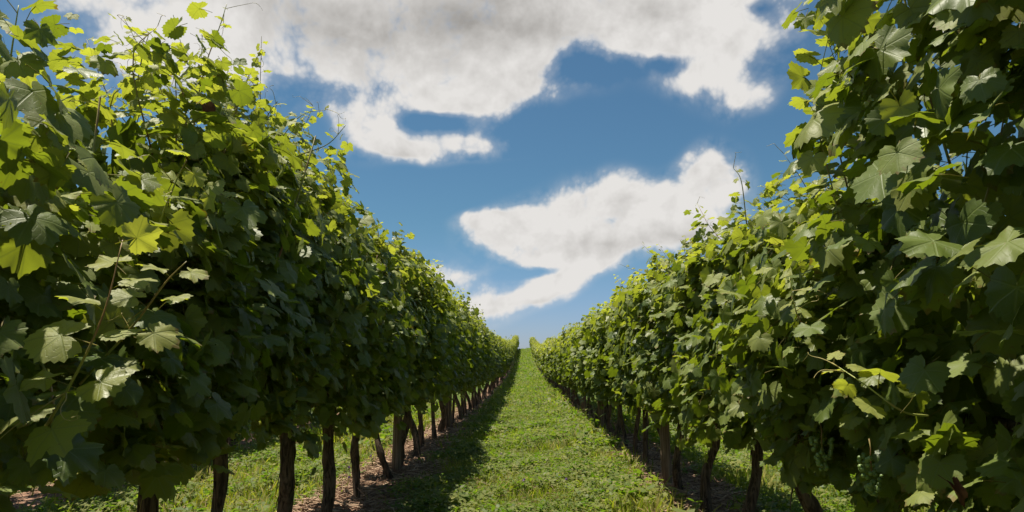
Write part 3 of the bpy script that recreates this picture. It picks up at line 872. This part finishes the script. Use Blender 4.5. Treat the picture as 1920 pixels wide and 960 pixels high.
def withered(parent, p, size, seed):
    rng = np.random.default_rng(seed)
    V, F, S, st = leaf_template(random.Random(seed), 0)
    V = V.copy(); a = V[:, 0] * 2.2; V[:, 0] = np.sin(a) * 0.4; V[:, 2] += (1 - np.cos(a)) * 0.4
    R = frames(np.array([[0.4, -0.8, 0.4]]), np.array([[0.3, 0, -1.0]]))[0]
    V = (V @ R.T) * size + np.array(p) - np.array(parent.location)
    o = obj('withered_leaf', new_mesh('withered_leaf', V, F, S, [M_dry]), parent); o['label'] = 'curled dead brown leaf'
withered(L[4], at(388, 200, 2.15), 0.05, 1)
withered(Rr[2], at(1790, 915, 1.45), 0.04, 2)
def grape_bunch(parent, p, seed, L_=0.11):
    rng = np.random.default_rng(seed); g = Geo()
    import bmesh
    bm = bmesh.new(); bmesh.ops.create_icosphere(bm, subdivisions=2, radius=1)
    SV = np.array([v.co[:] for v in bm.verts]); SF = np.array([[v.index for v in f.verts] for f in bm.faces]); bm.free()
    for i in range(46):
        f = rng.random(); r = 0.030 * (1 - f) ** 0.6 + 0.006; an = rng.uniform(0, 6.28)
        c = np.array([math.cos(an) * r, math.sin(an) * r, -f * L_])
        g.add(SV * rng.uniform(0.0062, 0.0080) + c, SF.ravel(), np.full(len(SF), 3))
    V, F, S = tube([[0, 0, 0.05], [0.003, 0, 0.02], [0, 0, 0.0], [0, 0, -0.05]], [0.002] * 4, 6); g.add(V, F, S, mi=1)
    o = obj('grape_bunch', g.mesh('grape_bunch', [M_grape, M_cane]), parent)
    o.location = Vector(p) - parent.location
grape_bunch(Rr[3], at(1632, 855, 2.15), 1)
grape_bunch(Rr[4], at(1540, 820, 2.5), 2)
grape_bunch(L[6], at(545, 745, 3.6), 3)
grape_bunch(L[4], at(455, 770, 2.6), 4)

# ------------------------------------------------------------------ trellis posts
def post(x, y, hgt, r, label, seed, tilt=(0, 0)):
    rng = np.random.default_rng(seed)
    g = Geo(); nn = 9
    path = np.array([[tilt[0] * f, tilt[1] * f, -0.1 + (hgt + 0.1) * f] for f in np.linspace(0, 1, nn)])
    a = np.arange(14) * 6.283 / 14
    rr = [r * (1 + 0.05 * np.sin(3 * a + 1) + rng.normal(0, 0.015, 14)) for _ in range(nn)]
    V, F, S = tube(path, rr, 14); g.add(V, F, S)
    o = obj('trellis_post', g.mesh('trellis_post', [M_post]))
    o.location = (x, y, float(gz(y)))
    tag(o, label, 'post', 'wooden trellis posts in the rows')
post(-ROWX + .03, 7.35, 1.9, 0.047, 'nearest wooden post in the left row, standing beside brown straw', 1, (0.02, 0.03))
post(-ROWX, 12.6, 1.9, 0.055, 'second wooden post of the left row, farther and smaller', 2)
post(ROWX - .05, 6.6, 1.75, 0.046, 'weathered brown post among dark trunks, nearest one of the right row', 3, (-0.02, 0.0))
post(ROWX - .06, 15.4, 1.7, 0.055, 'pale sunlit post in the middle of the right row', 4)
post(ROWX - .06, 12.0, 1.7, 0.055, 'wooden post in the right row, nearer than the pale sunlit one', 5)

# ------------------------------------------------------------------ ground cover
def clover_tpl(rng):
    V, F, S = [], [], []
    hgt = 1.0
    for k in range(3):
        a = 2.094 * k + rng.uniform(-.3, .3)
        c, s_ = math.cos(a), math.sin(a)
        up = rng.uniform(-0.12, 0.25)
        pts = [(0, 0, 0), (0.42, 0.28, up * .6), (0.80, 0.20, up), (0.80, -0.20, up), (0.42, -0.28, up * .6)]
        b = len(V)
        for (x, y, z) in pts: V.append((x * c - y * s_, x * s_ + y * c, z + hgt))
        F += [b, b + 1, b + 2, b + 3, b + 4]; S.append(5)
    b = len(V); V += [(-0.03, 0, 0), (0.03, 0, 0), (0.0, 0.02, hgt)]; F += [b, b + 1, b + 2]; S.append(3)
    return np.array(V, float), np.array(F), np.array(S), np.array([0.0] * (len(V) - 3) + [0.3] * 3)
def blade_tpl(rng):
    b_ = rng.uniform(0.15, 0.7); wd = rng.uniform(0.035, 0.06)
    V = []; N = 4
    for i in range(N):
        f = i / (N - 1); ww = wd * (1 - f ** 1.6) + 0.003
        V += [(-ww, b_ * f * f, f - 0.25 * b_ * f * f * f), (ww, b_ * f * f, f - 0.25 * b_ * f * f * f)]
    F, S = [], []
    for i in range(N - 1): F += [2 * i, 2 * i + 1, 2 * i + 3, 2 * i + 2]; S.append(4)
    return np.array(V, float), np.array(F), np.array(S), np.zeros(len(V))
def weed_tpl(rng):
    """small broad-leaved herb: oval leaves up a stem"""
    V, F, S = [], [], []
    n = 7
    for k in range(n):
        a = 2.4 * k + rng.uniform(-.3, .3); h = 0.15 + 0.8 * k / n; Ls = rng.uniform(0.28, 0.5) * (1.1 - 0.5 * k / n)
        c, s_ = math.cos(a), math.sin(a); up = rng.uniform(-.1, .2)
        pts = [(0, 0, 0), (Ls * .45, Ls * .26, up * .5), (Ls, 0, up * .7), (Ls * .45, -Ls * .26, up * .5)]
        b = len(V)
        for (x, y, z) in pts: V.append((x * c - y * s_, x * s_ + y * c, z + h))
        F += [b, b + 1, b + 2, b + 3]; S.append(4)
    b = len(V); V += [(-0.02, 0, 0), (0.02, 0, 0), (0.0, 0.02, 1.0)]; F += [b, b + 1, b + 2]; S.append(3)
    return np.array(V, float), np.array(F), np.array(S), np.array([0.0] * (len(V) - 3) + [0.3] * 3)
def broad_leaf_tpl(seed):
    r = random.Random(seed); V, F, S = [], [], []
    N = 6
    for i in range(N + 1):
        f = i / N; ww = 0.27 * math.sin(math.pi * min(1, f * 0.93 + 0.05)) ** 0.8; y = f; z = 0.18 * f - 0.45 * f * f
        V += [(-ww, y, z + 0.05), (0, y, z), (ww, y, z + 0.05)]
    for i in range(N):
        b = 3 * i
        F += [b, b + 1, b + 4, b + 3, b + 1, b + 2, b + 5, b + 4]; S += [4, 4]
    return np.array(V, float), np.array(F), np.array(S), np.zeros(len(V))
BRD = broad_leaf_tpl(1)
rt = random.Random(8)
CLV = [clover_tpl(rt) for _ in range(5)]; BLD = [blade_tpl(rt) for _ in range(6)]; WED = [weed_tpl(rt) for _ in range(4)]
def n2(x, y, s):  # cheap patch noise
    return (np.sin(1.9 * x * s + 1.3 * y * s + 0.7) + np.sin(-2.7 * x * s + 1.1 * y * s * 1.7 + 2.1) + np.sin(4.1 * x * s - 3.3 * y * s + 4.0) * 0.7) / 2.7
def rz_frames(rng, n, tilt=0.15):
    a = rng.uniform(0, 6.283, n)
    up = np.stack([rng.normal(0, tilt, n), rng.normal(0, tilt, n), np.ones(n)], -1)
    t = np.stack([np.cos(a), np.sin(a), np.zeros(n)], -1)
    return frames(up, t)
def rowdist(x):
    q = ((x + ROWX + 270) / SP) % 1.0
    return np.minimum(q, 1 - q) * SP
def band(rng, x0, x1, y0, y1, dens):
    n = int((x1 - x0) * (y1 - y0) * dens)
    return rng.uniform(x0, x1, n), rng.uniform(y0, y1, n)
rng = np.random.default_rng(21)
gG, gC = Geo(), Geo()
BANDS = [  # x0, x1, y0, y1, clover/m2, blades/m2, size factor
 (-1.3, 1.35, -1.0, 4.2, 160, 200, 1.6),
 (-1.3, 1.35, 4.2, 9.0, 1900, 1500, 1.0), (-1.3, 1.35, 9, 18, 800, 700, 1.35), (-1.3, 1.35, 18, 40, 230, 260, 2.0), (-1.3, 1.35, 40, 116, 60, 80, 2.9),
 (-8.5, -1.35, 3.0, 9.5, 550, 650, 1.25), (-8.5, -1.35, 9.5, 20, 160, 240, 2.0), (-6.5, -1.35, -1, 3.0, 60, 90, 2.2),
 (1.35, 7.5, 3.0, 9.5, 420, 520, 1.3), (1.35, 6.5, 9.5, 20, 120, 180, 2.2), (1.35, 6.5, -1, 3.0, 60, 90, 2.2)]
for (x0, x1, y0, y1, dc, db, sf) in BANDS:
    for kind, dens in (('c', dc), ('b', db)):
        x, y = band(rng, x0, x1, y0, y1, dens)
        dr = rowdist(x)
        edge = 0.42 + 0.10 * np.sin(3 * y + x) + 0.12 * rng.normal(0, 1, len(x)) - np.where((x > 0) & (x < 1.4), 0.03, 0)
        pn = n2(x, y, 1.3)
        sunny = (x < -1.35)
        if kind == 'c':
            keep = (dr > edge) & (rng.random(len(x)) < 0.55 + 0.85 * pn - np.where(sunny, 0.1, 0))
        else:
            keep = (dr > edge - 0.06) & (rng.random(len(x)) < 0.60 - 0.35 * pn)
        x, y, pn = x[keep], y[keep], pn[keep]; n = len(x)
        z = gz(y)
        pos = np.stack([x, y, z], -1)
        kk = rng.integers(0, 100, n)
        tall = 1 + 0.75 * np.clip((x - 0.35) / 0.6, 0, 1) * ((x > 0) & (x < 1.35)) + 0.25 * n2(x, y, 3.1)
        if kind == 'c':
            R = rz_frames(rng, n, 0.32)
            wd = rng.random(n) < 0.30
            sc = rng.uniform(0.018, 0.052, n) * sf * tall * (1 + 0.35 * n2(x + 3, y, 1.7))
            tint = np.stack([rng.random(n), np.clip(rng.normal(0.22, 0.28, n) + 0.22 * n2(x, y, 2.2) + 0.12 * n2(x, y, 0.6), 0, 1)], -1)
            pos[:, 2] += rng.uniform(0.0, 0.055, n) * np.minimum(sf, 1.6)
            for j, tp in enumerate(CLV):
                q = ~wd & (kk % 5 == j); gC.scatter(tp, pos[q], R[q], sc[q], tint[q])
            for j, tp in enumerate(WED):
                q = wd & (kk % 4 == j); gC.scatter(tp, pos[q] - [0, 0, .01], R[q], sc[q] * 2.6, tint[q])
        else:
            R = rz_frames(rng, n, 0.30)
            sc = rng.uniform(0.05, 0.13, n) * min(sf, 1.9) * tall
            tint = np.stack([rng.random(n), np.clip(rng.normal(0.30, 0.30, n) + np.where(x < -1.6, 0.25, 0) + 0.25 * n2(x + 5, y, 1.1), 0, 1)], -1)
            # blades thicken with distance so a far sward still covers
            for j, tp in enumerate(BLD):
                q = kk % 6 == j
                T2 = (tp[0] * np.array([max(1, sf * 0.9), 1, 1]), tp[1], tp[2], tp[3])
                gG.scatter(T2, pos[q], R[q], sc[q], tint[q])
def rosettes(x0, x1, y0, y1, n):
    for _ in range(n):
        cx, cy_ = rng.uniform(x0, x1), rng.uniform(y0, y1)
        if rowdist(cx) < 0.4: continue
        m = int(rng.integers(6, 11)); a = rng.uniform(0, 6.28, m)
        tip = np.stack([np.cos(a), np.sin(a), rng.uniform(0.3, 1.3, m)], -1)
        R = frames(np.tile([0, 0, 1.0], (m, 1)) + rng.normal(0, .2, (m, 3)), tip)
        b = np.array([cx, cy_, float(gz(cy_)) + 0.01])
        gC.scatter(BRD, np.tile(b, (m, 1)), R, rng.uniform(0.06, 0.13) * rng.uniform(.7, 1.2, m), np.stack([rng.random(m), rng.uniform(0, .45, m)], -1))
rosettes(-0.95, 1.0, 4.6, 10, 150); rosettes(0.3, 1.05, 4.6, 8, 60); rosettes(-7, -1.7, 4, 10, 120); rosettes(1.7, 6, 4, 9, 80)
tag(obj('grass', gG.mesh('grass', [M_grass]), kind='stuff'), 'short green grass growing in the aisles between the vine rows')
tag(obj('clover_cover', gC.mesh('clover_cover', [M_clover]), kind='stuff'), 'low clover and leafy weeds mixed into the grass')

# straw and prunings on the soil strips
gS = Geo()
def stick(rng, n, x0, x1, y0, y1, sf):
    x, y = rng.uniform(x0, x1, n), rng.uniform(y0, y1, n)
    a = rng.uniform(0, 6.283, n)
    t = np.stack([np.cos(a), np.sin(a), rng.normal(0, 0.14, n)], -1)
    R = frames(np.tile([0, 0, 1.0], (n, 1)) + rng.normal(0, 0.2, (n, 3)), t)
    V = np.array([(-.018, -.5, 0), (.018, -.5, 0), (0, -.5, .03), (-.018, 0, .03), (.018, 0, .03), (0, 0, .06), (-.012, .5, 0), (.012, .5, 0), (0, .5, .02)], float)
    F = []
    for k in (0, 3):
        for p, q in ((0, 1), (1, 2), (2, 0)): F += [k + p, k + q, k + q + 3, k + p + 3]
    tp = (V, np.array(F), np.array([4] * 6), np.zeros(9))
    tint = np.stack([rng.random(n) ** 1.3, rng.random(n)], -1)
    z = gz(y) + rng.uniform(0.02, 0.06, n)
    gS.scatter(tp, np.stack([x, y, z], -1), R, rng.uniform(0.05, 0.17, n) * sf, tint)
for xr in (-ROWX, ROWX):
    for (y0, y1, d, sf) in ((2.5, 9, 1100, 1.55), (9, 20, 450, 1.9), (20, 50, 60, 1.8)):
        stick(rng, int(0.9 * (y1 - y0) * d), xr - 0.42, xr + 0.48 * (1 if xr < 0 else -1) if False else xr + 0.46, y0, y1, sf)
stick(rng, 1500, -1.0, 1.1, 4.3, 10, 0.7); stick(rng, 900, -1.0, 1.1, 10, 22, 0.9); stick(rng, 900, -3.4, -1.9, 4, 10, 0.8)
for xr in (-ROWX - SP, ROWX + SP):
    stick(rng, 1500, xr - .45, xr + .45, 4, 14, 1.4)
tag(obj('straw', gS.mesh('straw', [M_straw], smooth=False), kind='stuff'), 'loose brown straw and prunings on the soil under the vine rows')

# ------------------------------------------------------------------ single plants and flowers
def broad_weed(x, y, hgt, nl, ls, label, seed, group=None):
    rng = np.random.default_rng(seed)
    t = thing('broadleaf_weed', label, 'weed', (x, y, float(gz(y))), group)
    gs, gl = Geo(), Geo()
    for st in range(3):
        b = rng.normal(0, 0.02, 3); b[2] = -0.02
        tp = np.array([rng.normal(0, 0.10), rng.normal(0, 0.10), hgt * rng.uniform(0.75, 1.0)])
        path = spline([b, (b + tp) / 2 + rng.normal(0, .02, 3), tp], 9)
        V, F, S = tube(path, np.linspace(0.005, 0.002, 9), 6); gs.add(V, F, S)
        n = nl
        f = np.linspace(0.15, 1.0, n); idx = (f * 8)
        pos = np.stack([np.interp(idx, np.arange(9), path[:, c]) for c in range(3)], -1)
        a = 2.4 * np.arange(n) + rng.uniform(0, 6)
        tip = np.stack([np.cos(a), np.sin(a), 0.45 + 0.3 * f], -1)
        R = frames(np.tile([0, 0, 1.0], (n, 1)) + rng.normal(0, .15, (n, 3)), tip)
        gl.scatter(BRD, pos, R, ls * rng.uniform(.75, 1.1, n) * (1.15 - 0.6 * f), np.stack([rng.random(n), 0.2 + 0.3 * f], -1))
    obj('stem', gs.mesh('stem', [M_cane]), t); obj('leaves', gl.mesh('leaves', [M_clover]), t)
def pix_ground(px, py):
    r = ray(px, py); t = -EYE / r.z; return r.x * t, r.y * t
x, y = at(1425, 955, 4.6)[:2]
broad_weed(x, y, 0.30, 9, 0.13, 'bright green broad-leaved weed at the foot of the right row', 1)
x, y = pix_ground(1285, 945)
broad_weed(x, y, 0.20, 7, 0.10, 'smaller broad-leaved weed growing out into the grass by the right row', 2)
x, y = pix_ground(1165, 900)
broad_weed(x, y, 0.17, 6, 0.08, 'low leafy weed on the right side of the grass aisle', 3)
def tall_grass(x, y, hgt, n, label, seed):
    rng = np.random.default_rng(seed); g = Geo()
    R = rz_frames(rng, n, 0.22); k = rng.integers(0, 6, n)
    pos = np.stack([rng.normal(0, .03, n), rng.normal(0, .03, n), np.full(n, -.01)], -1)
    sc = hgt * rng.uniform(0.5, 1.0, n); tint = np.stack([rng.random(n), rng.random(n) * 0.4], -1)
    for j in range(6):
        q = k == j; tp = BLD[j]; g.scatter((tp[0] * [0.8, 1, 1], *tp[1:]), pos[q], R[q], sc[q], tint[q])
    o = obj('tall_grass_tuft', g.mesh('tall_grass_tuft', [M_grass])); o.location = (x, y, float(gz(y)))
    tag(o, label, 'grass tuft', 'tall grass tufts along the right row')
x, y = pix_ground(1125, 838); tall_grass(x, y, 0.42, 16, 'tall upright grass tuft at the edge of the aisle by the right row', 1)
x, y = pix_ground(1180, 885); tall_grass(x, y, 0.34, 14, 'arching grass tuft nearer the camera by the right row', 2)
x, y = pix_ground(1235, 925); tall_grass(x, y, 0.24, 12, 'short grass tuft nearest the camera by the right row', 3)
def flower(px, py, label, seed, hgt=0.13, parts=None, mtl=None, r=0.012, name='purple_flower', cat='flower', group='small purple flowers in the grass'):
    x, y = pix_ground(px, py + hgt * 180)
    rng = np.random.default_rng(seed)
    t = thing(name, label, cat, (x, y, float(gz(y))), group)
    g = Geo(); top = np.array([rng.normal(0, .015), rng.normal(0, .015), hgt])
    V, F, S = tube(spline([[0, 0, -.01], top * [0.3, 0.3, .5], top], 6), [0.002] * 6, 5); g.add(V, F, S)
    obj('stem', g.mesh('stem', [M_cane]), t)
    g = Geo(); n = 26
    d = norm(rng.normal(0, 1, (n, 3)) + [0, 0, .5])
    tp = (np.array([(0, 0, 0), (.25, .5, 0), (0, 1, .1), (-.25, .5, 0)], float), np.array([0, 1, 2, 3]), np.array([4]), np.zeros(4))
    R = frames(np.cross(d, rng.normal(0, 1, (n, 3))), d)
    g.scatter(tp, np.tile(top, (n, 1)), R, r * rng.uniform(.8, 1.2, n), np.zeros((n, 2)))
    obj('petals' if mtl is None else 'seed_head', g.mesh('petals', [mtl or M_purple], smooth=False), t)
FL = [(939, 850, 'purple flower low in the middle of the grass aisle'), (1096, 866, 'purple flower right of centre in the aisle beside a grass tuft'),
      (982, 904, 'pinkish purple flower nearest the bottom centre'), (1055, 902, 'purple flower between the middle and the right edge of the aisle'),
      (655, 882, 'purple flower in the sunny grass behind the left row trunks'), (668, 895, 'purple flower just right of another behind the left trunks'),
      (648, 905, 'lowest purple flower behind the left row trunks'), (1890, 905, 'purple flower low at the right edge of the photo'), (700,855,'purple flower seen between two trunks of the left row')]
for i, (px, py, lb) in enumerate(FL): flower(px, py, lb, i, hgt=0.12 if i < 4 else 0.18, r=0.014)
flower(247, 858, 'round white dandelion seed head low at far left', 40, 0.16, mtl=M_fluff, r=0.026, name='dandelion', cat='dandelion', group=None)
